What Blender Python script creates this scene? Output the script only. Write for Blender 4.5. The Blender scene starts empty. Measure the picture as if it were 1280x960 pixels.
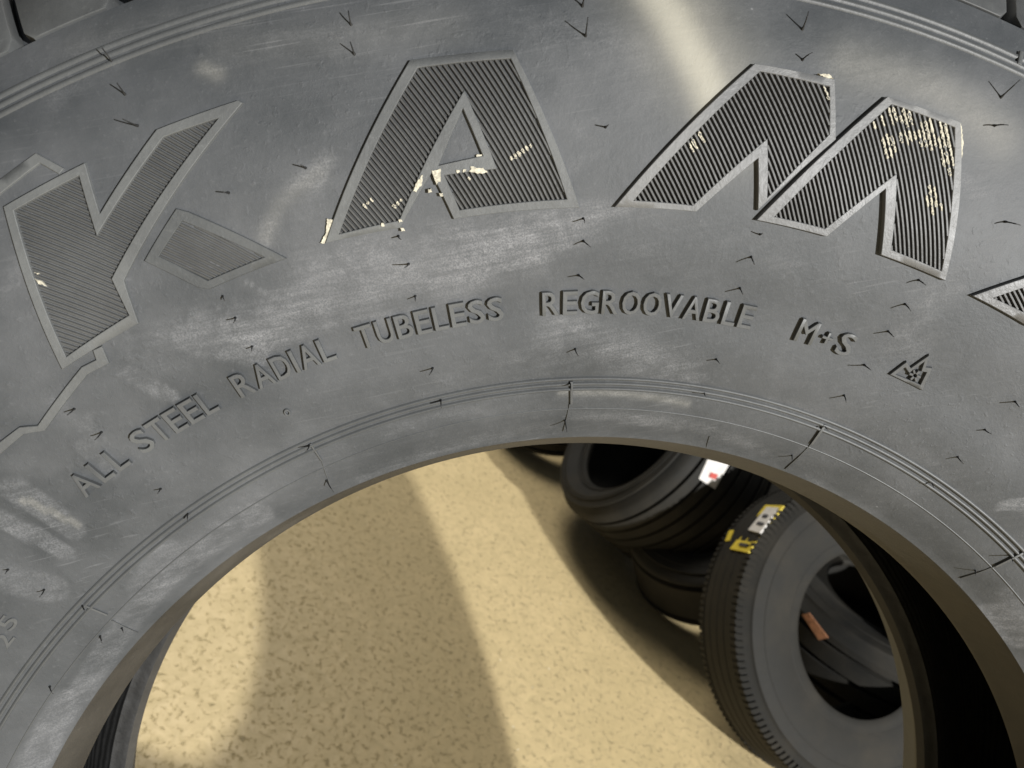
import bpy, bmesh, math, random
import numpy as np
from mathutils import Matrix, Vector
from mathutils.geometry import delaunay_2d_cdt
random.seed(4); rng = np.random.default_rng(4)
S = bpy.context.scene
COL = S.collection

# ---------------------------------------------------------------- camera
F = 938.05                                   # focal length in photograph pixels (1280 wide)
PITCH = math.radians(25); ROLL = math.radians(-25)
CAM_H = .9871
cam_d = bpy.data.cameras.new('camera'); cam = bpy.data.objects.new('camera', cam_d); COL.objects.link(cam)
cam_d.sensor_width = 36; cam_d.lens = F / 1280 * 36; cam_d.clip_start = .01; cam_d.clip_end = 200
# camera axes in the world: x right, y down (image), z forward
cx = Vector((1, 0, 0)); cz = Vector((0, math.cos(PITCH), -math.sin(PITCH))); cy = cz.cross(cx)
cx, cy = math.cos(ROLL) * cx + math.sin(ROLL) * cy, -math.sin(ROLL) * cx + math.cos(ROLL) * cy
CAM = Vector((0, 0, CAM_H))
Wc = Matrix((cx, cy, cz)).transposed()       # camera (x right, y down, z fwd) -> world
mw = Matrix((cx, -cy, -cz)).transposed().to_4x4(); mw.translation = CAM
cam.matrix_world = mw
S.camera = cam
cam_d.dof.use_dof = True; cam_d.dof.focus_distance = .34; cam_d.dof.aperture_fstop = 15.0

# ---------------------------------------------------------------- world, lamps, exposure
wd = bpy.data.worlds.new('World'); S.world = wd; wd.use_nodes = True
wd.node_tree.nodes['Background'].inputs[0].default_value = (.88, .95, 1, 1)
wd.node_tree.nodes['Background'].inputs[1].default_value = .10
def cam2w(v): return Wc @ Vector(v)
def area(name, loc, target, size, power, color, sy=None):
    d = bpy.data.lights.new(name, 'AREA'); d.energy = power; d.color = color
    d.size = size
    if sy: d.shape = 'RECTANGLE'; d.size_y = sy
    o = bpy.data.objects.new(name, d); COL.objects.link(o)
    o.location = loc; o.rotation_euler = (Vector(target) - Vector(loc)).to_track_quat('-Z', 'Y').to_euler()
    return o
# bright hall lamp to the right of and behind the photographer
area('hall_lamp', (4.05, -3.46, 3.08), CAM + cam2w((0, .1, .4)), .17, 660, (1, .995, .975))
# wide soft fill, added to brighten only the open floor beyond the tyre
area('floor_fill', (-1.5, 2.5, 3.4), (0, 1., 0), 1.4, 84, (1, .95, .86), 1.6)
S.view_settings.view_transform = 'Standard'; S.view_settings.look = 'None'
S.view_settings.exposure = 0; S.view_settings.gamma = 1
S.render.engine = 'CYCLES'

# ---------------------------------------------------------------- materials
def nodes(name):
    m = bpy.data.materials.new(name); m.use_nodes = True
    nt = m.node_tree; return m, nt, nt.nodes['Principled BSDF']
def N(nt, t, **kw):
    n = nt.nodes.new(t)
    for k, v in kw.items():
        if k.startswith('_'): setattr(n, k[1:], v)
        else: n.inputs[k.replace('__', ' ')].default_value = v
    return n
def ramp(nt, fac, stops):
    r = nt.nodes.new('ShaderNodeValToRGB')
    while len(r.color_ramp.elements) < len(stops): r.color_ramp.elements.new(.5)
    for e, (p, c) in zip(r.color_ramp.elements, stops):
        e.position = p; e.color = (c, c, c, 1) if isinstance(c, (int, float)) else (*c, 1)
    nt.links.new(fac, r.inputs[0]); return r.outputs[0]
def mixc(nt, fac, a, b, mode='MIX'):
    m = nt.nodes.new('ShaderNodeMix'); m.data_type = 'RGBA'; m.blend_type = mode
    for sock, v in ((0, fac), (6, a), (7, b)):
        if hasattr(v, 'default_value') or hasattr(v, 'links'): nt.links.new(v, m.inputs[sock])
        elif isinstance(v, (int, float)): m.inputs[sock].default_value = v if sock == 0 else (v, v, v, 1)
        else: m.inputs[sock].default_value = (*v, 1)
    return m.outputs[2]
def math_(nt, op, a, b=0., clamp=False):
    m = nt.nodes.new('ShaderNodeMath'); m.operation = op; m.use_clamp = clamp
    for i, v in enumerate((a, b)):
        if isinstance(v, (int, float)): m.inputs[i].default_value = v
        else: nt.links.new(v, m.inputs[i])
    return m.outputs[0]

def rubber(name, base=(.046, .0495, .053), dusty=.24, dust_col=(.24, .25, .245), rough=.5, attr=False, fine=1.0, bump=.35, spec=.5):
    m, nt, b = nodes(name); L = nt.links
    tc = N(nt, 'ShaderNodeTexCoord'); o = tc.outputs['Object']
    n1 = N(nt, 'ShaderNodeTexNoise', Scale=14 * fine, Detail=9, Roughness=.62); L.new(o, n1.inputs['Vector'])
    n2 = N(nt, 'ShaderNodeTexNoise', Scale=420 * fine, Detail=4, Roughness=.6); L.new(o, n2.inputs['Vector'])
    n3 = N(nt, 'ShaderNodeTexNoise', Scale=70 * fine, Detail=8, Roughness=.7, Distortion=.6); L.new(o, n3.inputs['Vector'])
    # brushed scuffs: noise stretched along one diagonal
    mp = N(nt, 'ShaderNodeMapping'); mp.inputs['Rotation'].default_value = (0, .6, 0); mp.inputs['Scale'].default_value = (30, 200, 420)
    L.new(o, mp.inputs['Vector'])
    n4 = N(nt, 'ShaderNodeTexNoise', Scale=1.0, Detail=5, Roughness=.65); L.new(mp.outputs[0], n4.inputs['Vector'])
    n5 = N(nt, 'ShaderNodeTexNoise', Scale=1300 * fine, Detail=3, Roughness=.7); L.new(o, n5.inputs['Vector'])
    grain = ramp(nt, n5.outputs['Fac'], [(.38, .35), (.62, 1.25)])
    cloud = ramp(nt, n1.outputs['Fac'], [(.38, 0), (.70, 1)])
    spk = ramp(nt, n2.outputs['Fac'], [(.60, 0), (.78, 1)])
    brk = ramp(nt, n3.outputs['Fac'], [(.35, .25), (.62, 1)])
    n8 = N(nt, 'ShaderNodeTexNoise', Scale=5.5 * fine, Detail=6, Roughness=.6, Distortion=.8); L.new(o, n8.inputs['Vector'])
    f = math_(nt, 'MULTIPLY', math_(nt, 'MULTIPLY', cloud, ramp(nt, n8.outputs['Fac'], [(.38, .25), (.62, 1.2)])), dusty)
    f = math_(nt, 'ADD', f, math_(nt, 'MULTIPLY', spk, dusty * .5))
    if attr:
        at = nt.nodes.new('ShaderNodeAttribute'); at.attribute_name = 'dust_light'
        st = ramp(nt, n4.outputs['Fac'], [(.36, .45), (.64, 1.15)])
        d = math_(nt, 'MULTIPLY', at.outputs['Fac'], math_(nt, 'MULTIPLY', math_(nt, 'MULTIPLY', brk, grain), st))
        f = math_(nt, 'ADD', f, d, True)
        # fine scratches, two directions, in patches
        for rot_, sc_, off_ in ((.95, (22, 300, 900), 0.), (-.5, (26, 300, 1000), 3.7)):
            mp2 = N(nt, 'ShaderNodeMapping'); mp2.inputs['Rotation'].default_value = (0, rot_, 0); mp2.inputs['Scale'].default_value = sc_; mp2.inputs['Location'].default_value = (off_, 0, off_)
            L.new(o, mp2.inputs['Vector'])
            ns = N(nt, 'ShaderNodeTexNoise', Scale=1., Detail=1); L.new(mp2.outputs[0], ns.inputs['Vector'])
            ng = N(nt, 'ShaderNodeTexNoise', Scale=9., Detail=3); mg = N(nt, 'ShaderNodeMapping'); mg.inputs['Location'].default_value = (off_, 1, 0); L.new(o, mg.inputs['Vector']); L.new(mg.outputs[0], ng.inputs['Vector'])
            scr = math_(nt, 'MULTIPLY', ramp(nt, ns.outputs['Fac'], [(.66, 0), (.74, 1)]), ramp(nt, ng.outputs['Fac'], [(.52, 0), (.66, 1)]))
            f = math_(nt, 'ADD', f, math_(nt, 'MULTIPLY', scr, .15), True)
        # tiny crumbs of light dust
        vor = N(nt, 'ShaderNodeTexVoronoi', Scale=160.); L.new(o, vor.inputs['Vector'])
        dots = ramp(nt, vor.outputs['Distance'], [(.05, 1), (.11, 0)])
        gate = ramp(nt, n3.outputs['Fac'], [(.60, 0), (.68, 1)])
        f = math_(nt, 'ADD', f, math_(nt, 'MULTIPLY', math_(nt, 'MULTIPLY', dots, gate), .55), True)
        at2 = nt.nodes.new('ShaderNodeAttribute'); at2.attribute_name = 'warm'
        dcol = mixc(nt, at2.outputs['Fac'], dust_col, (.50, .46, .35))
    else:
        dcol = dust_col
    c = mixc(nt, f, base, dcol)
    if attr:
        c = mixc(nt, at2.outputs['Fac'], c, (.42, .40, .335))  # also carries the painted light streak
    L.new(c, b.inputs['Base Color'])
    rr = math_(nt, 'ADD', math_(nt, 'MULTIPLY', f, .35), math_(nt, 'ADD', rough, math_(nt, 'MULTIPLY', n3.outputs['Fac'], .12)), True)
    L.new(rr, b.inputs['Roughness']); b.inputs['Specular IOR Level'].default_value = spec
    bp = N(nt, 'ShaderNodeBump', Strength=bump, Distance=.0006)
    hh = math_(nt, 'ADD', math_(nt, 'MULTIPLY', n2.outputs['Fac'], .5), math_(nt, 'MULTIPLY', n3.outputs['Fac'], 1.3))
    hh = math_(nt, 'ADD', hh, math_(nt, 'MULTIPLY', n5.outputs['Fac'], .16))
    if attr:
        n6 = N(nt, 'ShaderNodeTexNoise', Scale=300., Detail=2); L.new(o, n6.inputs['Vector'])
        n7 = N(nt, 'ShaderNodeTexNoise', Scale=11., Detail=4); L.new(o, n7.inputs['Vector'])
        pim = math_(nt, 'MULTIPLY', ramp(nt, n6.outputs['Fac'], [(.60, 0), (.72, 1)]), ramp(nt, n7.outputs['Fac'], [(.45, .1), (.62, 1)]))
        hh = math_(nt, 'ADD', hh, math_(nt, 'MULTIPLY', pim, .45))
    L.new(hh, bp.inputs['Height']); L.new(bp.outputs[0], b.inputs['Normal'])
    return m
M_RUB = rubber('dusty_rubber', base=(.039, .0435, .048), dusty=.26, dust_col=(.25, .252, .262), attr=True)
M_DULL = rubber('dull_letter_rubber', base=(.050, .054, .057), dusty=.3, dust_col=(.22, .225, .22), rough=.46, bump=.5)
M_FRAME = rubber('letter_rubber', base=(.080, .083, .085), dusty=.35, rough=.42, bump=.5)
M_WORN_SHEEN = rubber('worn_sheen_letter_rubber', base=(.12, .122, .125), dusty=.5, dust_col=(.28, .28, .275), rough=.36, bump=.6)  # smooth worn frames; the lamp's sheen is painted in as a paler colour
M_RIB = rubber('rib_rubber', base=(.05, .05, .049), dusty=.15, rough=.42)
M_HAIR = rubber('hair_rubber', base=(.02, .02, .02), dusty=0)
M_OLD = rubber('pile_rubber', spec=.22, base=(.020, .0195, .0175), dusty=.25, dust_col=(.08, .068, .05), rough=.62)

M_BEAD = rubber('bead_rubber', base=(.032, .030, .027), dusty=.6, dust_col=(.105, .095, .078), rough=.45, bump=.4)  # slight brown tint paints in light bounced off the floor
def liner():
    m, nt, b = nodes('liner_rubber'); L = nt.links
    tc = N(nt, 'ShaderNodeTexCoord'); w = N(nt, 'ShaderNodeTexWave', Scale=120., Distortion=1.5, Detail=3); w.bands_direction = 'Y'
    L.new(tc.outputs['Object'], w.inputs['Vector'])
    n = N(nt, 'ShaderNodeTexNoise', Scale=90., Detail=6); L.new(tc.outputs['Object'], n.inputs['Vector'])
    c = mixc(nt, math_(nt, 'MULTIPLY', w.outputs['Fac'], n.outputs['Fac']), (.012, .012, .012), (.045, .045, .045))
    L.new(c, b.inputs['Base Color']); b.inputs['Roughness'].default_value = .55
    bp = N(nt, 'ShaderNodeBump', Strength=.5, Distance=.0015); L.new(math_(nt, 'ADD', math_(nt, 'MULTIPLY', w.outputs['Fac'], .25), n.outputs['Fac']), bp.inputs['Height']); L.new(bp.outputs[0], b.inputs['Normal'])
    return m
M_LINER = liner()
def simple(name, col, rough=.7, noise=0, scale=60):
    m, nt, b = nodes(name)
    b.inputs['Roughness'].default_value = rough
    tc = N(nt, 'ShaderNodeTexCoord'); n = N(nt, 'ShaderNodeTexNoise', Scale=scale, Detail=5)
    nt.links.new(tc.outputs['Object'], n.inputs['Vector'])
    f = ramp(nt, n.outputs['Fac'], [(.35, 0), (.65, 1)])
    nt.links.new(mixc(nt, f, col, tuple(x * (1 - noise) for x in col)), b.inputs['Base Color'])
    return m
M_PAINT = simple('cream_residue', (.66, .62, .50), .9, .45, 900)
M_WHITE = simple('paper_white', (.75, .72, .68), .6, .15, 90)
M_YEL = simple('label_yellow', (.75, .58, .06), .6, .15, 90)
M_ORANGE = simple('label_orange', (.7, .33, .18), .6, .35, 120)
M_RED = simple('label_red', (.55, .07, .05), .6, .3, 90)
M_INK = simple('label_ink', (.06, .06, .07), .6)
M_CRUMB = simple('pale_crumb', (.8, .78, .7), .5)

def floor_mat():
    m, nt, b = nodes('worn_concrete'); L = nt.links
    tc = N(nt, 'ShaderNodeTexCoord'); o = tc.outputs['Object']
    big = N(nt, 'ShaderNodeTexNoise', Scale=3.2, Detail=6, Roughness=.6); L.new(o, big.inputs['Vector'])
    mid = N(nt, 'ShaderNodeTexNoise', Scale=34, Detail=7, Roughness=.62, Distortion=1.1); L.new(o, mid.inputs['Vector'])
    pit = N(nt, 'ShaderNodeTexNoise', Scale=105, Detail=6, Roughness=.68, Distortion=.5); L.new(o, pit.inputs['Vector'])
    fin = N(nt, 'ShaderNodeTexNoise', Scale=380, Detail=3); L.new(o, fin.inputs['Vector'])
    c = mixc(nt, ramp(nt, big.outputs['Fac'], [(.35, 0), (.68, 1)]), (.66, .52, .285), (.57, .45, .24))
    c = mixc(nt, ramp(nt, mid.outputs['Fac'], [(.38, .55), (.62, 0)]), c, (.49, .39, .205))
    c = mixc(nt, ramp(nt, pit.outputs['Fac'], [(.30, .85), (.43, 0)]), c, (.30, .235, .12))
    vor = N(nt, 'ShaderNodeTexVoronoi', Scale=26.); L.new(o, vor.inputs['Vector'])
    dots = ramp(nt, vor.outputs['Distance'], [(.04, 1), (.07, 0)])
    gate = ramp(nt, fin.outputs['Fac'], [(.55, 0), (.6, 1)])
    c = mixc(nt, math_(nt, 'MULTIPLY', dots, gate), c, (.85, .8, .65))
    L.new(c, b.inputs['Base Color'])
    L.new(ramp(nt, mid.outputs['Fac'], [(.3, .6), (.7, .42)]), b.inputs['Roughness'])
    bp = N(nt, 'ShaderNodeBump', Strength=.55, Distance=.003)
    h = math_(nt, 'ADD', ramp(nt, pit.outputs['Fac'], [(.3, 0), (.45, 1)]), math_(nt, 'MULTIPLY', mid.outputs['Fac'], .9))
    h = math_(nt, 'ADD', h, math_(nt, 'MULTIPLY', fin.outputs['Fac'], .12))
    L.new(h, bp.inputs['Height']); L.new(bp.outputs[0], b.inputs['Normal'])
    return m

# ---------------------------------------------------------------- object helpers
def obj(name, verts, faces, mat, parent=None, smooth=True, sharp=None):
    me = bpy.data.meshes.new(name); me.from_pydata([tuple(map(float, v)) for v in verts], [], faces)
    me.update(); me.materials.append(mat)
    if smooth:
        me.shade_smooth()
        if sharp: me.set_sharp_from_angle(angle=math.radians(sharp))
    o = bpy.data.objects.new(name, me); COL.objects.link(o)
    if parent: o.parent = parent
    return o
def tag(o, label=None, cat=None, group=None, kind=None):
    for k, v in (('label', label), ('category', cat), ('group', group), ('kind', kind)):
        if v: o[k] = v
    return o
def empty(name, mat4):
    o = bpy.data.objects.new(name, None); COL.objects.link(o); o.empty_display_size = .05
    o.matrix_world = mat4; return o

# ---------------------------------------------------------------- floor
fl = obj('floor', [(-8, -6, 0), (8, -6, 0), (8, 10, 0), (-8, 10, 0)], [(0, 1, 2, 3)], floor_mat(), smooth=False)
tag(fl, 'beige worn concrete floor with dark mottled pits', kind='structure')

# ================================================================ THE TYRE
# tyre frame: axis = Y (away from the photographer), Z radial through the camera
def rodr(v):
    v = np.array(v); a = np.linalg.norm(v); k = v / a
    K = np.array([[0, -k[2], k[1]], [k[2], 0, -k[0]], [-k[1], k[0], 0]])
    return np.eye(3) + math.sin(a) * K + (1 - math.cos(a)) * K @ K
R_tc = rodr((0.11155, -0.084639, -0.197705)) @ np.array([[1, 0, 0], [0, 0, -1], [0, 1, 0]], float)   # tyre -> camera
C_t = np.array([0, -0.357062, 0.357964])                                                           # camera in the tyre frame
Rw = np.array(Wc) @ R_tc
T = Matrix([list(r) for r in Rw]).to_4x4(); T.translation = CAM - Vector(Rw @ C_t)
tyre = empty('truck_tyre', T)
tag(tyre, 'large grey dusty truck tyre filling the foreground, with big ribbed raised lettering', 'tyre')

# near-side profile (r, y): smooth curve through fitted points
PR = np.array([.290, .300, .3177, .335, .353, .38, .41, .44, .465, .482, .500, .520, .538, .550])
PY = np.array([.000, -.0085, -.0178, -.0258, -.032, -.0425, -.051, -.0545, -.0545, -.0516, -.0455, -.0350, -.0220, -.0080])
def pchip(x, X, Y):
    h = np.diff(X); d = np.diff(Y) / h
    m = np.zeros_like(Y); m[0] = d[0]; m[-1] = d[-1]
    m[1:-1] = (d[:-1] * h[1:] + d[1:] * h[:-1]) / (h[:-1] + h[1:])
    i = np.clip(np.searchsorted(X, x) - 1, 0, len(X) - 2)
    t = (x - X[i]) / h[i]
    return ((2*t**3 - 3*t**2 + 1) * Y[i] + (t**3 - 2*t**2 + t) * h[i] * m[i] + (-2*t**3 + 3*t**2) * Y[i+1] + (t**3 - t**2) * h[i] * m[i+1])
def py(r): return pchip(np.asarray(r, float), PR, PY)
R0 = .42
def P(u, v, h=0.):
    """developed sidewall coordinates -> tyre frame; u along the circle, v radius, h height above the rubber"""
    u = np.asarray(u, float); v = np.asarray(v, float); th = u / R0
    e = 1e-4; s = (py(v + e) - py(v - e)) / (2 * e); n = np.sqrt(1 + s * s)
    rr = v + h * s / n; yy = py(v) - h / n
    return np.stack([rr * np.sin(th), yy + 0 * rr, rr * np.cos(th)], -1)
def surf(px, py_):
    """where the line of sight through a photograph pixel meets the sidewall -> (u, v)"""
    d = R_tc.T @ np.array([(px - 640) / F, (py_ - 480) / F, 1.0]); y = -.04
    for _ in range(60):
        t = (y - C_t[1]) / d[1]; q = C_t + d * t; r = math.hypot(q[0], q[2])
        y = float(.5 * y + .5 * py(min(max(r, .290), .549)))
    return np.array([math.atan2(q[0], q[2]) * R0, r])

# ---- carcass: one closed revolved skin, dense where the photograph looks
prof = [(.2795, .030), (.2800, .0275), (.2815, .0245), (.2866, .0042), (.2878, .0014)]
for r in np.arange(.290, .5490, .0016):
    dr = 0 if r < .5040 else .0065                # beyond the rings the skin drops to the floor of the slots
    prof.append((r - dr * .45, float(py(r)) + dr))
W = .166
tread = [(.5500, -.001), (.5510, .006)]
for k in range(4):
    y0 = .018 + k * .036
    tread += [(.5515, y0), (.5515, y0 + .010), (.539, y0 + .012), (.539, y0 + .020), (.5515, y0 + .022)]
mir = [(r, W - y) for r, y in reversed(prof)]
mir = mir[:1] + mir[1:-5:6] + mir[-5:]
inner = [(.2830, W - .034), (.292, W - .036), (.305, W - .028), (.33, W - .006), (.36, W + .010), (.42, W + .030), (.47, W + .030), (.505, W + .014), (.522, W - .02),
         (.525, W / 2), (.522, .02), (.505, -.014), (.47, -.030), (.42, -.030), (.36, -.010), (.33, .006), (.305, .028), (.292, .036), (.2830, .034)]
# thin the near sidewall's interior curve so that it never crosses the skin
loop = prof + tread + mir + inner
th = np.concatenate([np.arange(-82, 84, .24), np.arange(84, 278, 2.)]) * math.pi / 180
LP = np.array(loop); nL = len(LP); nT = len(th)
V = np.empty((nT, nL, 3)); V[:, :, 0] = np.sin(th)[:, None] * LP[None, :, 0]; V[:, :, 1] = LP[None, :, 1]; V[:, :, 2] = np.cos(th)[:, None] * LP[None, :, 0]
faces = []
for i in range(nT):
    i2 = (i + 1) % nT; a = i * nL; b_ = i2 * nL
    faces += [(a + j, a + (j + 1) % nL, b_ + (j + 1) % nL, b_ + j) for j in range(nL)]
body = obj('carcass', V.reshape(-1, 3), faces, M_RUB, tyre, sharp=24)
for m_ in (M_BEAD, M_LINER): body.data.materials.append(m_)
n_out = len(prof) + len(tread) + len(mir)
idx = np.zeros((nT, nL), np.int32); idx[:, :4] = 1; idx[:, n_out - 3:n_out] = 1; idx[:, n_out:] = 2
body.data.polygons.foreach_set('material_index', idx.reshape(-1))

# ---- dust and scuffs on the rubber (marks with their own shape), plus some painted light
def smear(pts, width, amt, warm=0, soft=1.0): return (pts, width, amt, warm, soft)
SM = [
 smear([(330, 400), (470, 372), (600, 338), (700, 296)], 11, .22, 0, .5), smear([(540, 352), (640, 335), (720, 300)], 6, .28, 0, .5), smear([(560, 300), (660, 288)], 5, .25, 0, .4),
 smear([(885, 500), (1000, 515), (1090, 560)], 5, .12, 0, .6), smear([(1130, 230), (1105, 330)], 3, .2, 0, .6), smear([(1190, 215), (1225, 240)], 8, .25, 0, .6), smear([(712, 520), (850, 534)], 6, .2, 0, .7),
 smear([(560, 100), (900, 330), (1180, 600)], 330, .06), smear([(420, 560), (800, 500), (1100, 620)], 110, .07),  # broad washes: centre and right painted lighter, imitating light falloff to the left
 smear([(320, 415), (420, 360), (560, 325), (740, 275)], 26, .42), smear([(480, 352), (600, 328), (700, 300)], 14, .45), smear([(590, 345), (680, 318)], 12, .4), smear([(640, 300), (720, 262)], 15, .35),
 smear([(390, 330), (500, 305), (640, 290), (780, 262)], 9, .32), smear([(350, 370), (440, 330), (560, 305)], 7, .3), smear([(300, 440), (400, 410), (470, 390)], 7, .3), smear([(790, 262), (900, 290), (1000, 340)], 20, .14),
 smear([(430, 300), (600, 290), (790, 262)], 16, .22), smear([(180, 440), (300, 400)], 26, .15), smear([(470, 402), (560, 370), (680, 330)], 14, .25),
 smear([(235, 425), (320, 440)], 17, .34, 0, .25), smear([(250, 400), (330, 425)], 13, .3, 0, .25), smear([(165, 468), (215, 495)], 8, .38, 0, .25), smear([(150, 466), (205, 500)], 3, .3, 0, .2),
 smear([(20, 612), (90, 660)], 15, .30, 0, .25), smear([(5, 650), (80, 690)], 12, .34, 0, .25), smear([(0, 720), (60, 735)], 22, .26, 0, .3), smear([(30, 625), (95, 655)], 5, .3, .1, .3),
 smear([(690, 415), (860, 468)], 28, .34), smear([(700, 400), (800, 430), (870, 470)], 14, .30), smear([(640, 450), (800, 462), (880, 470)], 12, .16),
 smear([(800, -40), (852, 40), (896, 128)], 25, .12, .75), smear([(815, -40), (866, 55), (925, 150)], 42, .10, .34),  # pale warm flare streak, light painted into the rubber colour
 smear([(1240, 260), (1180, 350), (1130, 430)], 34, .26), smear([(1200, 330), (1160, 400), (1150, 440)], 16, .2), smear([(1110, 440), (1200, 360)], 12, .2), smear([(1290, 280), (1240, 330)], 30, .28),
 smear([(1255, 632), (1300, 625)], 9, .5, 0, .25), smear([(1262, 628), (1290, 640)], 7, .4, 0, .3), smear([(1235, 765), (1290, 800)], 22, .42, 0, .4), smear([(1255, 740), (1290, 770)], 14, .3),
 smear([(1140, 560), (1230, 640)], 20, .12), smear([(960, 500), (1100, 560)], 9, .16), smear([(1030, 240), (1060, 330)], 20, .14),
 smear([(360, 240), (410, 200)], 9, .26, .02), smear([(330, 300), (350, 255), (400, 215)], 9, .2, .05), smear([(398, 235), (412, 200)], 6, .25), smear([(340, 280), (332, 300)], 5, .3),
 smear([(280, 60), (420, 50), (560, 30)], 22, .12, .03), smear([(100, 60), (300, 20)], 24, .10, .03), smear([(640, 20), (700, 30), (800, 60)], 22, .12), smear([(255, 85), (272, 92)], 8, .2, .12),
 smear([(100, 870), (200, 730), (330, 640)], 14, .26, 0, .6), smear([(180, 740), (215, 690)], 20, .22, 0, .3), smear([(40, 960), (90, 870)], 16, .35, 0, .5), smear([(215, 700), (270, 660), (330, 620)], 12, .25),
 smear([(450, 600), (560, 560), (700, 535)], 9, .22), smear([(720, 520), (850, 528), (960, 565)], 9, .22), smear([(700, 490), (780, 492), (860, 505)], 5, .35, .1), smear([(1010, 600), (1120, 680), (1200, 790)], 9, .26),
 smear([(480, 545), (540, 520), (600, 512)], 7, .18), smear([(60, 500), (130, 560)], 9, .14), smear([(105, 560), (140, 590)], 8, .25, 0, .4), smear([(140, 80), (60, 130)], 12, .12),
 smear([(395, 225), (380, 330), (330, 420)], 18, .14), smear([(1060, 80), (1160, 110), (1250, 170)], 26, .2, .12), smear([(990, 100), (1060, 60)], 16, .12),
 smear([(715, 210), (745, 190)], 8, .2), smear([(718, 160), (735, 175)], 7, .18), smear([(820, 120), (760, 60)], 30, .12), smear([(1190, 230), (1230, 250)], 16, .22),
 smear([(0, 380), (30, 330)], 10, .15), smear([(560, 470), (660, 440)], 18, .1), smear([(265, 330), (345, 375)], 1.2, .4, 0, .2), smear([(267, 380), (290, 397)], 1.2, .45, 0, .2), smear([(265, 408), (296, 399)], 3.5, .55, 0, .2),
 smear([(95, 527), (130, 550)], 1.4, .4, 0, .2), smear([(110, 520), (122, 560)], 4, .2), smear([(780, 300), (850, 340)], 26, .12), smear([(880, 330), (1000, 300)], 20, .1),
]
# project every carcass vertex of the outer side into (u, v) and stamp there
ncol = len(prof)
uu = np.repeat(th[:, None] * R0, ncol, 1); vv = np.repeat(LP[None, :ncol, 0], nT, 0)
dust_light = np.zeros((nT, nL)); warm = np.zeros((nT, nL))
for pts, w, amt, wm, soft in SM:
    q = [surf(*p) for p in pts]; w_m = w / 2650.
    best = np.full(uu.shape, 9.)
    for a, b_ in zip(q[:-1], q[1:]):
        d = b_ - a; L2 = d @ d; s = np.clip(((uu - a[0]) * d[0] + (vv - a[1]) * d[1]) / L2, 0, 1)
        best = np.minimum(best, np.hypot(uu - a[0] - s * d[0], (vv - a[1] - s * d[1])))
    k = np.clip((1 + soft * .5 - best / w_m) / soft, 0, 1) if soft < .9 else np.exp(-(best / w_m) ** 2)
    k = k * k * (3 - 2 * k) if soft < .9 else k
    dust_light[:, :ncol] = np.maximum(dust_light[:, :ncol], amt * 1.15 * k) + .35 * np.minimum(dust_light[:, :ncol], amt * k)
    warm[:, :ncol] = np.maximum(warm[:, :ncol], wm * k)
for nm, arr in (('dust_light', dust_light), ('warm', warm)):
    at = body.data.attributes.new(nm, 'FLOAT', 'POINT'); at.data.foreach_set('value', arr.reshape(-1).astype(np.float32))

# ---- rings moulded round the rim and under the shoulder
def ring(name, r, w, h, mat=None, step=.5, a0=-180, a1=180, wob=0):
    t = np.radians(np.arange(a0, a1 + .01, step)); vs = []; n = len(t)
    for dr, hh in ((-w, -.0002), (-w * .45, h), (w * .45, h), (w, -.0002)):
        vs.append(P(t * R0, r + dr + wob * np.sin(t * 57 + r * 900), hh))
    vs = np.stack(vs, 1).reshape(-1, 3); fs = []
    for i in range(n - 1):
        for j in range(3): fs.append((i * 4 + j, i * 4 + j + 1, i * 4 + j + 5, i * 4 + j + 4))
    return obj(name, vs, fs, mat or M_FRAME2, tyre, sharp=70)
M_FRAME2 = rubber('ring_rubber', base=(.058, .061, .063), dusty=.2, rough=.42, bump=.3)
for r in (.3185, .3160, .3135): ring('rim_ridge', r, .0009, .0010)
ring('rim_line', .3035, .0004, .00035)
for r in (.4815, .4848, .4881): ring('shoulder_ridge', r, .0013, .0008)

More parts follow.
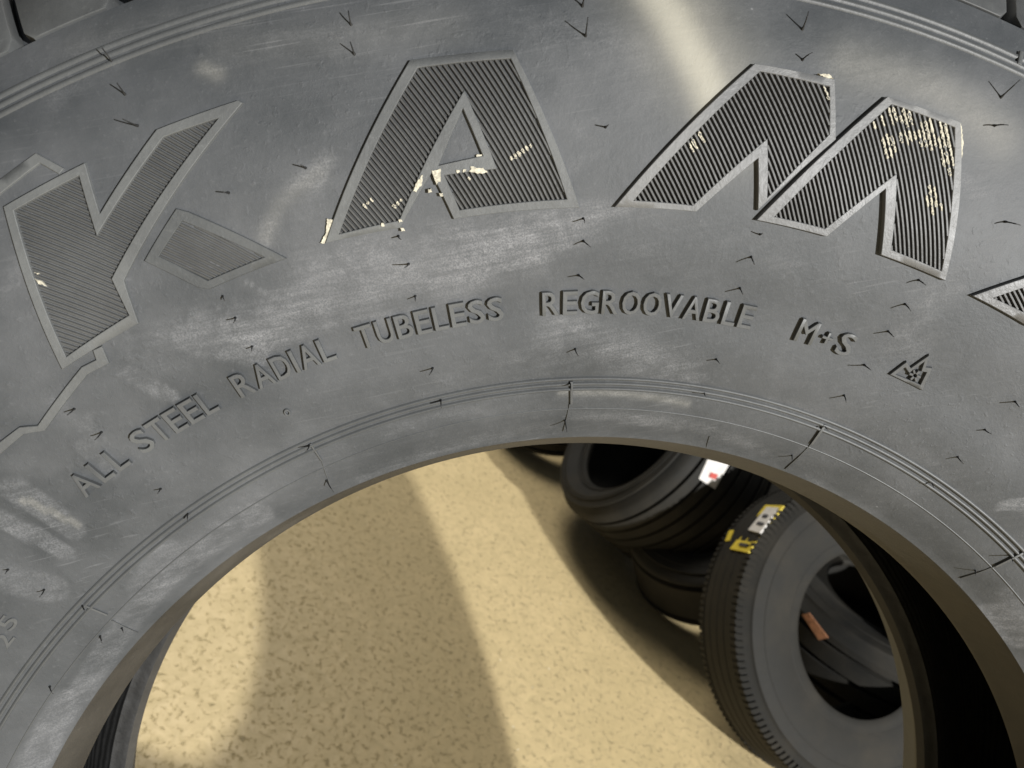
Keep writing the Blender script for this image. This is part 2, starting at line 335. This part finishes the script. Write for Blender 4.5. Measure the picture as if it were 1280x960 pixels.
# ---- polygons raised from the rubber (frames of the big letters, bands, small characters)
def subdiv(poly, step=.003):
    out = []
    for a, b_ in zip(poly, poly[1:] + poly[:1]):
        n = max(1, int(np.linalg.norm(np.array(b_) - np.array(a)) / step))
        out += [tuple(np.array(a) + (np.array(b_) - np.array(a)) * i / n) for i in range(n)]
    return out
def inside(p, loops):
    c = False
    for L in loops:
        n = len(L)
        for i in range(n):
            x1, y1 = L[i]; x2, y2 = L[(i + 1) % n]
            if (y1 > p[1]) != (y2 > p[1]) and p[0] < (x2 - x1) * (p[1] - y1) / (y2 - y1) + x1: c = not c
    return c
def area2(L): return sum(a[0] * b_[1] - b_[0] * a[1] for a, b_ in zip(L, L[1:] + L[:1]))
def raised(name, loops, h, mat, parent, step=.003, draft=.00025, depth=-.0003, to3=None, wear=0):
    """loops: first outer, rest holes, in (u, v); extruded to height h with drafted, rounded walls"""
    to3 = to3 or P
    loops = [subdiv(L, step) if step else list(L) for L in loops]
    off = []
    for k, L in enumerate(loops):
        s = 1 if area2(L) > 0 else -1
        if k > 0: s = -s
        n = len(L); o = []
        for i in range(n):
            a = np.array(L[i - 1]); b_ = np.array(L[i]); c = np.array(L[(i + 1) % n])
            e1 = b_ - a; e2 = c - b_; e1 /= np.linalg.norm(e1) + 1e-12; e2 /= np.linalg.norm(e2) + 1e-12
            nn = np.array([e1[1] + e2[1], -e1[0] - e2[0]]) * s; l = np.linalg.norm(nn)
            o.append(nn / l / max(.5, l / 2) if l > 1e-6 else np.zeros(2))
        off.append(np.array(o))
    vs2 = [Vector(p) for L in loops for p in L]; ed = []; st = 0
    for L in loops:
        n = len(L); ed += [(st + i, st + (i + 1) % n) for i in range(n)]; st += n
    cv, ce, cf, ov, *_ = delaunay_2d_cdt(vs2, ed, [], 0, 1e-7)
    flat = np.concatenate([np.array(L) for L in loops]); offs = np.concatenate(off)
    m = len(cv); fl = np.array([tuple(v) for v in cv]); fo = np.zeros((m, 2))
    for i in range(m):
        if ov[i]: fo[i] = offs[ov[i][0]]
    top = fl - fo * draft * .8
    verts = list(to3(top[:, 0], top[:, 1], h)); fs = []
    for f in cf:
        c = np.mean([fl[i] for i in f], 0)
        if inside(c, loops): fs.append(tuple(f))
    st = 0
    for L, o in zip(loops, off):
        n = len(L); A = np.array(L)
        rows = []
        for kx, hh in ((-.8, h), (0, h - draft * .6), (1.2, depth)):
            q = A + o * draft * kx; rows.append(len(verts)); verts += list(to3(q[:, 0], q[:, 1], hh))
        for r1, r2 in zip(rows[:-1], rows[1:]):
            for i in range(n): fs.append((r1 + i, r1 + (i + 1) % n, r2 + (i + 1) % n, r2 + i))
    ob = obj(name, verts, fs, mat, parent)
    bm = bmesh.new(); bm.from_mesh(ob.data); bmesh.ops.remove_doubles(bm, verts=bm.verts, dist=1e-6)
    bmesh.ops.recalc_face_normals(bm, faces=bm.faces); bm.to_mesh(ob.data); bm.free()
    ob.data.shade_smooth(); ob.data.set_sharp_from_angle(angle=math.radians(35))
    return ob
def px(L): return [tuple(surf(*p)) for p in L]

def clip_rows(loops, ang, pitch):
    """scanlines in direction ang across the even-odd region -> segments in (u, v)"""
    c, s = math.cos(ang), math.sin(ang); R = lambda p: (p[0] * c + p[1] * s, -p[0] * s + p[1] * c)
    LL = [[R(p) for p in L] for L in loops]; ys = [p[1] for L in LL for p in L]
    y = min(ys) + pitch * .5; out = []
    while y < max(ys):
        xs = []
        for L in LL:
            for (x1, y1), (x2, y2) in zip(L, L[1:] + L[:1]):
                if (y1 > y) != (y2 > y): xs.append(x1 + (y - y1) * (x2 - x1) / (y2 - y1))
        xs.sort()
        for a, b_ in zip(xs[::2], xs[1::2]):
            if b_ - a > .0008: out.append((a, b_, y))
        y += pitch
    return out, (c, s)
def ribs(parent, field, ang_px, h, pitch=.00185, w=.00086):
    """ribs across the field of a letter; ang_px: two pixels that give their direction"""
    a, b_ = surf(*ang_px[0]), surf(*ang_px[1]); ang = math.atan2(*(b_ - a)[::-1])
    rows, (c, s) = clip_rows([field], ang, pitch); verts = []; fs = []
    for x0, x1, y in rows:
        n = max(1, int((x1 - x0) / .006)); xs = np.linspace(x0, x1, n + 1); base = len(verts)
        for x in xs:
            for dy, hh in ((-w, -.0002), (-w * .42, h), (w * .42, h), (w, -.0002)):
                yy = y + dy; verts.append(P(x * c - yy * s, x * s + yy * c, hh))
        for i in range(n):
            for j in range(3): k = base + i * 4 + j; fs.append((k, k + 1, k + 5, k + 4))
        k = base; fs.append((k, k + 1, k + 2, k + 3)); k = base + n * 4; fs.append((k, k + 1, k + 2, k + 3))
    o = obj('ribs', verts, fs, M_RIB, parent, sharp=25); o['kind'] = 'stuff'
    return rows, (c, s)
HL = .0016
def big(outer, fields, rib_dir, holes=(), h=HL, label=None, rh=None, mat=None):
    fr = raised('raised_letter', [px(outer)] + [px(f) for f in fields] + [px(f) for f in holes], h, mat or M_FRAME, tyre)
    if label: fr['label'] = label
    out = [ribs(fr, px(f), rib_dir, rh or h * .95) for f in fields]
    return fr, out
A_out = [(512.8, 76.6), (641, 63.4), (724, 259), (567, 273), (539.4, 215.6), (500, 284), (407, 303)]
A_fld = [(522, 86), (638, 74.5), (708, 248.5), (574, 262), (555, 219), (620.6, 211), (580, 114), (499, 275), (424, 292)]
A_hol = [(578.4, 136), (603.4, 195), (548, 207)]
K_out = [(7, 259), (108, 204.5), (126.6, 268), (197.5, 163), (299, 126.5), (304, 129.5), (156, 350), (174, 403), (79, 460.5)]
K_fld = [(19.7, 263.4), (101, 220), (122.8, 294.4), (206, 172), (275, 148.4), (141, 348), (162.5, 393), (84, 445)]
T_out = [(221, 261), (236, 265), (358, 322.5), (262, 361), (248, 359), (181, 326)]
T_fld = [(228, 276), (331, 321), (260, 350.5), (199, 320)]
M1_out = [(767.4, 258), (941.7, 81), (1040.4, 101), (1042, 175), (945.5, 261.6), (945.5, 198), (868.7, 263.7)]
M1_fld = [(790.6, 250), (947.6, 90.7), (1034, 109.7), (1034, 168.8), (957, 246.8), (957, 173.8), (864.5, 256)]
M2_out = [(943.8, 274), (1106, 122.3), (1196.5, 154), (1198, 200), (1196, 250), (1178.7, 349.3), (1098.6, 317.3), (1103.7, 236), (1031, 294.5)]
M2_fld = [(965.7, 270), (1111, 131.6), (1189.3, 160.3), (1189, 200), (1186, 250), (1173.7, 337.5), (1111, 311.3), (1117.6, 217.3), (1029, 284.8)]
N_out = [(1213, 368.4), (1280, 345.6), (1400, 306), (1420, 470), (1345, 437), (1280, 405)]
N_fld = [(1238, 371), (1280, 357), (1390, 320), (1400, 445), (1345, 422), (1280, 391)]
big(K_out, [K_fld], ((180, 185), (235, 215)), label='letter K upper strokes with faint ribs', h=.0016, rh=.0007)
big(T_out, [T_fld], ((235, 285), (300, 318)), label='foot of the letter K, a loose wedge', h=.0009, rh=.0004, mat=M_DULL)
frA, rA = big(A_out, [A_fld], ((522, 100), (580, 180)), holes=[A_hol], label='letter A with cream specks on the crossbar', rh=.0012)
frM1, rM1 = big(M1_out, [M1_fld], ((950, 95), (1002, 215)), h=.002, mat=M_WORN_SHEEN, label='left half of the letter M')
frM2, rM2 = big(M2_out, [M2_fld], ((1112, 150), (1140, 318)), h=.0022, mat=M_WORN_SHEEN, label='right half of the letter M with cream residue on its ribs')
big(N_out, [N_fld], ((1262, 350), (1285, 395)), h=.0022, mat=M_WORN_SHEEN, label='tip of the next letter at the frame edge')
raised('raised_band', [px([(-40, 258), (46, 192), (81, 211), (75, 218), (51, 204), (-40, 278)])], .0009, M_FRAME, tyre)
raised('raised_band', [px([(128, 432), (137, 453), (110, 467), (57, 537), (31, 541), (-25, 590), (-25, 572), (25, 533), (48, 531), (103, 458), (121, 449), (117, 437)])], .0012, M_FRAME, tyre)

# ---- cream residue on the A and the M
def rib_residue(parent, rows_cs, spots, h):
    (rows, (c, s)) = rows_cs; verts = []; fs = []
    for (cxp, cyp, ru, rv, prob) in spots:
        q = surf(cxp, cyp)
        for x0, x1, y in rows:
            qx, qy = q[0] * c + q[1] * s, -q[0] * s + q[1] * c
            if abs(y - qy) < rv and random.random() < prob:
                a = max(x0, qx - ru * random.uniform(.4, 1.1)); b_ = min(x1, qx + ru * random.uniform(.3, 1.1))
                x = a
                while x < b_:
                    e = min(b_, x + random.uniform(.0022, .007))
                    w = random.uniform(.00045, .0008); k = len(verts)
                    nn_ = 7
                    for i in range(nn_ + 1):
                        xx = x + (e - x) * i / nn_; ww = w * min(1, 2.2 * math.sin(math.pi * (i + .15) / (nn_ + .3))) * random.uniform(.45, 1.1); jj = random.uniform(-.0002, .0002)
                        for yy in (y - ww + jj, y + ww * random.uniform(.5, 1) + jj): verts.append(P(xx * c - yy * s, xx * s + yy * c, h + .00012 - max(0, abs(yy - y) - .0004) * .9))
                    for i in range(nn_): fs.append((k + 2 * i, k + 2 * i + 1, k + 2 * i + 3, k + 2 * i + 2))
                    x = e + (random.uniform(.0003, .0014) if random.random() < .3 else 0)
    o = obj('cream_residue', verts, fs, M_PAINT, parent, smooth=False); o['kind'] = 'stuff'
rib_residue(frM2, rM2[0], [(1165, 170, .007, .0065, .9), (1155, 165, .004, .012, .6), (1180, 195, .010, .003, 1), (1110, 182, .0065, .003, .85), (1118, 143, .004, .004, .7), (1131, 150, .0035, .003, .9),
    (1162, 250, .006, .0022, .9), (1168, 262, .003, .003, .7), (1092, 160, .004, .004, .7), (1135, 172, .005, .001, .8)], .0022 * .95)
rib_residue(frM1, rM1[0], [(866, 180, .003, .006, .8), (1030, 114, .004, .0012, .9)], .002 * .95)
rib_residue(frA, rA[0], [(644, 195, .0012, .010, .35), (652, 190, .0012, .005, .8), (462, 252, .0014, .003, .9), (497, 254, .0010, .004, .6), (585, 225, .001, .006, .4)], .0012)
def blob(parent, cxp, cyp, pts, h, thick=.0004, mat=None, name='cream_fleck'):
    """irregular flake; pts in pixels round the centre"""
    q = [surf(cxp + x, cyp + y) for x, y in pts]; L = []
    for a, b_ in zip(q, q[1:] + q[:1]):
        n = max(2, int(np.linalg.norm(b_ - a) / .0006))
        for i in range(n): L.append(tuple(a + (b_ - a) * i / n + np.array([random.uniform(-1, 1), random.uniform(-1, 1)]) * .00022))
    def t3(u, v, hh): return P(u, v, np.asarray(hh) + h)
    return raised(name, [L], thick, mat or M_PAINT, parent, step=0, draft=.00008, depth=-h * .6 if h else -.0002, to3=t3)
blob(frA, 410, 287, [(-1, -14), (8, -12), (4, 2), (0, 9), (-5, 17), (-9, 16), (-3, 4)], .0006)
blob(frA, 522, 230, [(-2, -2), (6, -12), (5, 0), (-2, 10), (-6, 8)], HL)
blob(frA, 545, 217, [(-6, -4), (6, -6), (5, 6), (1, 14), (-3, 6)], HL)
blob(frA, 600, 198, [(-5, -4), (5, -6), (6, 5), (-6, 6)], .0006)
blob(frA, 599, 212, [(-14, 2), (-6, -3), (4, -2), (10, 3), (4, 5), (-4, 4)], HL)
for x, y in [(572, 214), (580, 213), (478, 280), (503, 286), (537, 238), (551, 243), (500, 275), (590, 210), (548, 225)]:
    blob(frA, x, y, [(-2, -1.5), (2, -2), (2.5, 1.5), (-1.5, 2)], HL)
blob(frM1, 1029, 97, [(-9, -3), (4, -3), (10, 3), (3, 3)], .0016)
blob(frM2, 1199, 180, [(-3, -22), (1, -25), (4, 0), (2, 18), (-3, 8)], .0004)
blob(tyre, 50, 345, [(-6, -5), (1, -4), (-1, -2)], .0009); blob(tyre, 53, 352, [(-8, -4), (0, -1), (7, 5), (-3, 2)], .0012)

# ---- small words
def glyph(ch):
    cu = bpy.data.curves.new('glyph', 'FONT'); cu.body = ch; cu.resolution_u = 3; cu.offset = .012
    o = bpy.data.objects.new('glyph', cu); COL.objects.link(o)
    dg = bpy.context.evaluated_depsgraph_get(); dg.update()
    me = bpy.data.meshes.new_from_object(o.evaluated_get(dg)); bm = bmesh.new(); bm.from_mesh(me)
    bmesh.ops.remove_doubles(bm, verts=bm.verts, dist=1e-4)
    be = {e for e in bm.edges if len(e.link_faces) == 1}; loops = []
    adj = {}
    for e in be:
        for v in e.verts: adj.setdefault(v, []).append(e)
    while be:
        e = be.pop(); v0, v = e.verts; L = [v0.co.xy[:], v.co.xy[:]]
        while True:
            nx = [f for f in adj[v] if f in be]
            if not nx: break
            be.discard(nx[0]); v = nx[0].other_vert(v)
            if v is v0: break
            L.append(v.co.xy[:])
        loops.append(L)
    bm.free(); COL.objects.unlink(o); bpy.data.objects.remove(o); bpy.data.meshes.remove(me)
    loops.sort(key=lambda L: -abs(area2(L)))
    xs = [p[0] for L in loops for p in L]; ys = [p[1] for L in loops for p in L]
    return loops, min(xs), max(xs), min(ys), max(ys)
GC = {}
def char(ch, u0, v0, w, hgt, rise, rot=0., mat=None):
    if ch not in GC: GC[ch] = glyph(ch)
    loops, x0, x1, y0, y1 = GC[ch]
    k = 1 / .73 * 1.0
    def mp(p):
        x = (p[0] - (x0 + x1) / 2) / (x1 - x0) * w; y = (p[1] - (y0 + y1) / 2) / max(y1 - y0, .3) * hgt
        return (u0 + x * math.cos(rot) - y * math.sin(rot), v0 + x * math.sin(rot) + y * math.cos(rot))
    L2 = [[mp(p) for p in L] for L in loops]
    return raised('raised_character', L2, rise, mat or M_CHAR, tyre, step=0, draft=.00018)
M_CHAR = rubber('character_rubber', base=(.072, .075, .077), dusty=.25, rough=.42, bump=.3)
RT = .3535; HT = .0102
WORDS = [('ALL', (107, 604), (149, 574), .0019), ('STEEL', (177, 548), (258, 500), .0019), ('RADIAL', (305, 480), (409, 438), .0018),
         ('TUBELESS', (457, 421), (619, 387), .0017), ('REGROOVABLE', (688, 380), (932, 396), .0017), ('M+S', (1008, 413), (1054, 433), .0017)]
NAR = {'I': .25, '+': .9, 'M': 1.15, 'L': .85, 'E': .9, 'S': .97, 'O': 1.12, 'G': 1.1, 'A': 1.12, 'V': 1.05, 'R': 1.05}
for w_, a, b_, rise in WORDS:
    ua = surf(*a)[0]; ub = surf(*b_)[0]
    adv = [NAR.get(c, 1.) + .22 for c in w_]; cen = np.cumsum(adv) - np.array(adv) / 2
    sc = (ub - ua) / (cen[-1] - cen[0])
    for c, q in zip(w_, cen):
        u = ua + (q - cen[0]) * sc; wd_ = NAR.get(c, 1.) * sc * (1.03 if len(w_) > 3 else .95) * (.75 if c == '+' else 1)
        if c == 'I': wd_ = .0019
        char(c, u, RT, wd_, HT * (.5 if c == '+' else 1), rise)
u_, v_ = surf(4, 800); char('2', u_, v_, .008, .0065, .0005, 0)
u_, v_ = surf(10, 778); char('5', u_, v_, .008, .0065, .0005, 0)

# snow symbol: a two-peaked mountain outline with a six-armed flake
def stroke(pts, w): # polyline with square ends -> polygon
    pts = [np.array(p, float) for p in pts]; Lf = []; Rt = []
    for i, p in enumerate(pts):
        d = (pts[min(i + 1, len(pts) - 1)] - pts[max(i - 1, 0)]); d /= np.linalg.norm(d); n = np.array([-d[1], d[0]]) * w / 2
        Lf.append(tuple(p + n)); Rt.append(tuple(p - n))
    return Lf + Rt[::-1]
sym = empty('snow_symbol', Matrix.Identity(4)); sym.parent = tyre
mt = [(1111, 467), (1132, 451), (1137, 459), (1160, 443), (1156, 458), (1164, 459), (1152, 487)]
mi = [(1118, 467), (1130, 458), (1135, 465), (1154, 451), (1150, 463), (1157, 464), (1149, 480)]
raised('mountain_outline', [px(mt), px(mi)], .0013, M_CHAR, sym)
for k in range(6):
    a = k * math.pi / 3 + .3; c0 = (1142, 468)
    raised('flake_arm', [px(stroke([(c0[0] + 2.2 * math.cos(a), c0[1] + 2.2 * math.sin(a)), (c0[0] + 7.5 * math.cos(a), c0[1] + 7.5 * math.sin(a))], 3.0))], .0016, M_CHAR, sym, step=0)

# little round pin mark
u_, v_ = surf(359, 515)
ring_pts = lambda r: [(u_ + r * math.cos(t), v_ + r * math.sin(t)) for t in np.linspace(0, 2 * math.pi, 16, endpoint=False)]
raised('pin_mark', [ring_pts(.0016), ring_pts(.0009)], .001, M_CHAR, tyre, step=0)

# ---- mould joints across the rim
for (a, b_), w, h in [(((714, 476), (714, 504)), .0016, .0011), (((712, 504), (704, 538)), .0005, .0006), (((1031, 530), (1014, 554)), .0016, .0012), (((1014, 554), (982, 586)), .0006, .0006),
                (((1278, 690), (1244, 707)), .0015, .0012), (((1244, 707), (1200, 722)), .0006, .0006), (((388, 554), (402, 575)), .0010, .0009), (((402, 575), (412, 604)), .0005, .0005),
                (((106, 756), (134, 768)), .0010, .0008), (((140, 775), (172, 790)), .0005, .0006), (((1272, 82), (1275, 66)), .0016, .0012), (((884, 560), (887, 545)), .0005, .0004)]:
    qa, qb = surf(*a), surf(*b_)
    raised('mould_joint', [stroke([qa, (qa + qb) / 2, qb], w)], h, M_CHAR, tyre, step=0, draft=.00012)

# ---- shoulder lugs beyond the outer rings, with the dark slots between them
M_LUG = rubber('lug_rubber', base=(.05, .052, .054), dusty=.3, rough=.5)
def lug(u0, u1, v0=.5028, v1=.5480):
    us = np.linspace(u0, u1, 13); L = [(u, v0 + (.0012 if 0 < i < 12 else .0052)) for i, u in enumerate(us)]
    L += [(u1, v0 + .014), (u1, v0 + .030)] + [(u, v1) for u in us[::-1]] + [(u0, v0 + .030), (u0, v0 + .014)]
    return raised('shoulder_lug', [L], .0003, M_LUG, tyre, step=.0025, draft=.0004, depth=-.0062)
ul = [surf(30, 66)[0], surf(152, 14)[0]]; sp = ul[1] - ul[0]; ur = surf(1263, 40)[0]
cuts = [ul[0] + i * sp for i in range(-5, 1)] + [ul[1]]
k = int(round((ur - ul[1]) / sp)); cuts += [ul[1] + (ur - ul[1]) * i / k for i in range(1, k + 1)] + [ur + i * sp for i in range(1, 6)]
for a, b_ in zip(cuts[:-1], cuts[1:]): lug(a + .0021, b_ - .0021)

# ---- vent hairs: the thin moulding whiskers
def hair_mesh(bend, seed):
    vs = []; fs = []; n = 5
    for i in range(n):
        t = i / (n - 1); r = .00034 * (1 - .35 * t) + (.00035 if i == 0 else 0)
        for k in range(6):
            a = k * math.pi / 3; vs.append((r * math.cos(a) + bend * t * t, r * math.sin(a) + bend * .4 * t * t, t))
    # z is scaled per copy
    for i in range(n - 1):
        for k in range(6): fs.append((i * 6 + k, i * 6 + (k + 1) % 6, i * 6 + 6 + (k + 1) % 6, i * 6 + 6 + k))
    fs.append(tuple(range((n - 1) * 6, n * 6)))
    me = bpy.data.meshes.new('vent_hair'); me.from_pydata(vs, [], fs); me.materials.append(M_HAIR); me.shade_smooth(); return me
HM = [hair_mesh(b_, i) for i, b_ in enumerate((0, .0012, -.001))]
HP = [(443, 68), (439, 31), (732, 45), (757, 159), (1003, 75), (1003, 37), (1251, 122), (1243, 157), (172, 157), (156, 118), (141, 79), (382, 210), (286, 241), (498, 295), (511, 330), (519, 370),
      (729, 273), (729, 301), (723, 344), (950, 293), (939, 321), (925, 360), (1148, 350), (1131, 380), (1110, 414), (1080, 456), (1055, 494), (1030, 532), (990, 569), (1256, 277), (1269, 502), (1231, 537),
      (1197, 571), (1165, 603), (1262, 694), (1219, 713), (895, 449), (880, 490), (719, 436), (713, 478), (706, 525), (541, 460), (551, 500), (387, 556), (408, 600), (201, 611), (235, 642), (103, 757),
      (152, 785), (278, 370), (294, 397), (315, 433), (93, 511), (127, 540), (10, 712), (55, 737), (728, 8), (125, 795), (62, 858)]
for i, p in enumerate(HP):
    u, v = surf(*p); b0 = P(u, v, -.0003); n = P(u, v, .001) - P(u, v, 0); n /= np.linalg.norm(n)
    n = n + np.array([0, 0, random.uniform(-.12, .14) + (.28 if p[1] < 130 else 0)]) + np.array([random.uniform(-.16, .16), 0, 0])
    q = Vector(n).to_track_quat('Z', 'Y')
    ln = random.uniform(.0045, .0088) * (1.25 if p[1] < 200 else 1)
    if p[0] < 350 and p[1] > 200: ln *= .75
    o = bpy.data.objects.new('vent_hair', HM[i % 3]); COL.objects.link(o); o.parent = tyre
    o.location = b0; o.rotation_mode = 'QUATERNION'; o.rotation_quaternion = q @ Matrix.Rotation(random.uniform(0, 6.28), 3, 'Z').to_quaternion()
    o.scale = (1, 1, ln)

# ================================================================ TYRES ON THE FLOOR BEYOND
def small_tyre(R, rb, w, ngroove, label, cat='tyre', lug_tread=False, group=None, gd=.012):
    """standing frame: axis = local Z, centre at origin, face at +w/2"""
    root = empty('loose_tyre', Matrix.Identity(4)); tag(root, label, cat, group)
    hw = w / 2; tw = hw * .86; pf = []
    def half(sgn):
        c = [(rb, .78), (rb + .004, .83), (rb + .012, .84), (rb + (R - rb) * .22, .90), (rb + (R - rb) * .5, 1.0), (rb + (R - rb) * .74, .97), (rb + (R - rb) * .80, .965), (rb + (R - rb) * .81, .945), (R - .022, .90), (R - .008, .83), (R - .002, .78)]
        return [(r, sgn * hw * z) for r, z in c]
    pf += half(1)
    zs = np.linspace(tw * .86, -tw * .86, ngroove * 2 + 2)
    gw = tw * 2 / (ngroove * 5.5)
    cen = np.linspace(tw * .72, -tw * .72, ngroove)
    for c in cen: pf += [(R, c + gw * .6), (R - gd, c + gw * .42), (R - gd, c - gw * .42), (R, c - gw * .6)]
    pf += half(-1)[::-1]
    t = .012
    pf += [(rb + .003, -hw * .70), (rb + .02, -hw * .74), (rb + (R - rb) * .5, -hw * .88), (R - .035, -hw * .72), (R - .024, 0), (R - .035, hw * .72), (rb + (R - rb) * .5, hw * .88), (rb + .02, hw * .74), (rb + .003, hw * .70)]
    A = np.array(pf); n = len(A); m = 120; a = np.arange(m) * 2 * math.pi / m
    V = np.stack([np.cos(a)[:, None] * A[:, 0], np.sin(a)[:, None] * A[:, 0], np.tile(A[:, 1], (m, 1))], -1).reshape(-1, 3)
    fs = []
    for i in range(m):
        p, q = i * n, ((i + 1) % m) * n
        fs += [(p + j, q + j, q + (j + 1) % n, p + (j + 1) % n) for j in range(n)]
    obj('carcass', V, fs, M_OLD, root, sharp=38)
    if lug_tread:                                   # fine cross cuts on the shoulder
        vs = []; f2 = []
        for sgn in (1, -1):
            for k in range(150):
                an = k * 2 * math.pi / 150
                for (r, z, da) in [(R + .0005, tw * .70, .013), (R + .0003, tw * .93, .013), (R - .012, hw * .90, .012)]:
                    for s2 in (-1, 1):
                        vs.append((r * math.cos(an + s2 * da), r * math.sin(an + s2 * da), sgn * z))
                        vs.append(((r + .0009) * math.cos(an + s2 * da * .9), (r + .0009) * math.sin(an + s2 * da * .9), sgn * (z + (.001 if r < R else 0))))
                b0 = len(vs) - 12
                for q in (0, 4): f2 += [(b0 + q + 1, b0 + q + 5, b0 + q + 7, b0 + q + 3), (b0 + q, b0 + q + 4, b0 + q + 5, b0 + q + 1), (b0 + q + 2, b0 + q + 3, b0 + q + 7, b0 + q + 6)]
                f2 += [(b0, b0 + 1, b0 + 3, b0 + 2), (b0 + 8, b0 + 10, b0 + 11, b0 + 9)]
        o = obj('tread_blocks', vs, f2, M_OLD, root, smooth=False); o['kind'] = 'stuff'
    # sidewall moulding: bead ring
    for rr, zz in ((rb + (R - rb) * .17, .885), (rb + (R - rb) * .62, 1.0)):
        vs = []; f2 = []
        for i in range(m):
            for dr, dz in ((-.0015, -.002), (0, .0012), (.0015, -.002)): vs.append(((rr + dr) * math.cos(a[i]), (rr + dr) * math.sin(a[i]), hw * zz + dz))
        for i in range(m):
            j = (i + 1) % m
            for k in (0, 1): f2.append((i * 3 + k, j * 3 + k, j * 3 + k + 1, i * 3 + k + 1))
        obj('side_ring', vs, f2, M_OLD, root)
    return root
def pose(Rpx, px_, py_, alpha, phi, wr, rbr, ng, label, spin=0., **kw):
    """a tyre standing or lying on the floor: seen size, place, turn of its axis; depth follows from touching the floor"""
    r = Vector(((px_ - 640) / F, (py_ - 480) / F, 1)); k = -cam2w(r).z; rn = r.normalized()
    e = Vector((math.cos(phi), math.sin(phi), 0)); e = (e - rn * e.dot(rn)).normalized()
    a = cam2w(-math.cos(alpha) * rn + math.sin(alpha) * e).normalized()
    ext = (Rpx * math.sqrt(1 - a.z ** 2) + Rpx * wr / 2 * abs(a.z)) / F
    depth = CAM_H / (k + ext) - kw.pop('nearer', 0); R = Rpx * depth / F
    root = small_tyre(R, R * rbr, R * wr, ng, label, **kw)
    m = (a.to_track_quat('Z', 'Y').to_matrix() @ Matrix.Rotation(spin, 3, 'Z')).to_4x4(); m.translation = CAM + cam2w(r * depth); root.matrix_world = m
    inv = m.inverted()
    def at(qx, qy):
        """angle and height on the tread where a line of sight meets it"""
        o = inv @ CAM; d = (inv @ (CAM + cam2w(((qx - 640) / F, (qy - 480) / F, 1)))) - o
        A_ = d.x ** 2 + d.y ** 2; B_ = 2 * (o.x * d.x + o.y * d.y); C_ = o.x ** 2 + o.y ** 2 - R * R
        t = (-B_ - math.sqrt(max(0, B_ * B_ - 4 * A_ * C_))) / 2 / A_; q = o + d * t
        return math.atan2(q.y, q.x), q.z
    return root, R, at
D2 = math.radians
t2, R2, at2 = pose(183, 1054, 788, D2(42), D2(10), .50, .53, 5, 'dark tyre leaning at lower right, yellow label on its tread', lug_tread=True, gd=.0009)
t1, R1, at1 = pose(123, 830, 574, D2(57), D2(223), 1.12, .66, 6, 'ribbed dark tyre tipped on the floor, a white label across its ribs')
t3, R3, at3 = pose(150, 1090, 790, D2(62), D2(300), .8, .5, 4, 'dim tyre lying on the floor, glimpsed through the hole of the leaning tyre')
t4, R4, at4 = pose(94, 884, 688, D2(48), D2(262), .9, .42, 2, 'black tyre added to cover lit floor between the ribbed tyre and the leaning tyre')  # added to darken the gap, hiding a lit crescent of floor
t6, R6, at6 = pose(120, 1010, 570, D2(60), D2(270), 1.0, .5, 4, 'black tyre added to fill the dark right behind the ribbed tyre')  # added blocker that keeps the lit floor behind from showing
t5, R5, at5 = pose(78, 690, 505, D2(60), D2(280), .8, .5, 4, 'dark tyre barely showing at the top of the hole')
def label_on(root, R, at, corners, mat, name='paper_label', off=.0015):
    q = [at(*c) for c in corners]; vs = []; n = 6
    for k in range(2):
        for i in range(n + 1):
            for j in range(2):
                p0 = np.array(q[0]) * (1 - j) + np.array(q[3]) * j; p1 = np.array(q[1]) * (1 - j) + np.array(q[2]) * j
                a, z = p0 + (p1 - p0) * i / n; rr = R + off * (k + .2)
                vs.append((rr * math.cos(a), rr * math.sin(a), z))
    m = (n + 1) * 2; fs = []
    for k in range(2):
        for i in range(n): fs.append((k * m + 2 * i, k * m + 2 * i + 1, k * m + 2 * i + 3, k * m + 2 * i + 2))
    for i in range(n):
        for s_ in (0, 1): fs.append((2 * i + s_, 2 * i + 2 + s_, m + 2 * i + 2 + s_, m + 2 * i + s_))
    for e in (0, 2 * n): fs.append((e, e + 1, m + e + 1, m + e))
    return obj(name, vs, fs, mat, root, smooth=False)
w1 = label_on(t1, R1, at1, [(884, 574), (911, 580), (893, 611), (873, 598)], M_WHITE)
label_on(t1, R1, at1, [(888, 590), (897, 593), (893, 599), (885, 596)], M_RED, 'label_print', .0022)
label_on(t2, R2, at2, [(958, 633), (981, 634), (937, 692), (914, 687)], M_YEL, 'yellow_label', .003)
label_on(t2, R2, at2, [(960, 636), (975, 637), (952, 668), (937, 664)], M_WHITE, 'label_print', .0036)
for a_, b_ in (((957, 645), (962, 646)), ((950, 654), (957, 656)), ((928, 680), (938, 682))):
    label_on(t2, R2, at2, [a_, b_, (b_[0] - 3, b_[1] + 3), (a_[0] - 3, a_[1] + 3)], M_INK, 'label_print', .0042)
label_on(t2, R2, at2, [(912, 664), (918, 663), (913, 676), (907, 677)], M_YEL, 'yellow_label')
label_on(t3, R3, at3, [(1003, 768), (1012, 766), (1036, 797), (1024, 800)], M_ORANGE, 'orange_label')
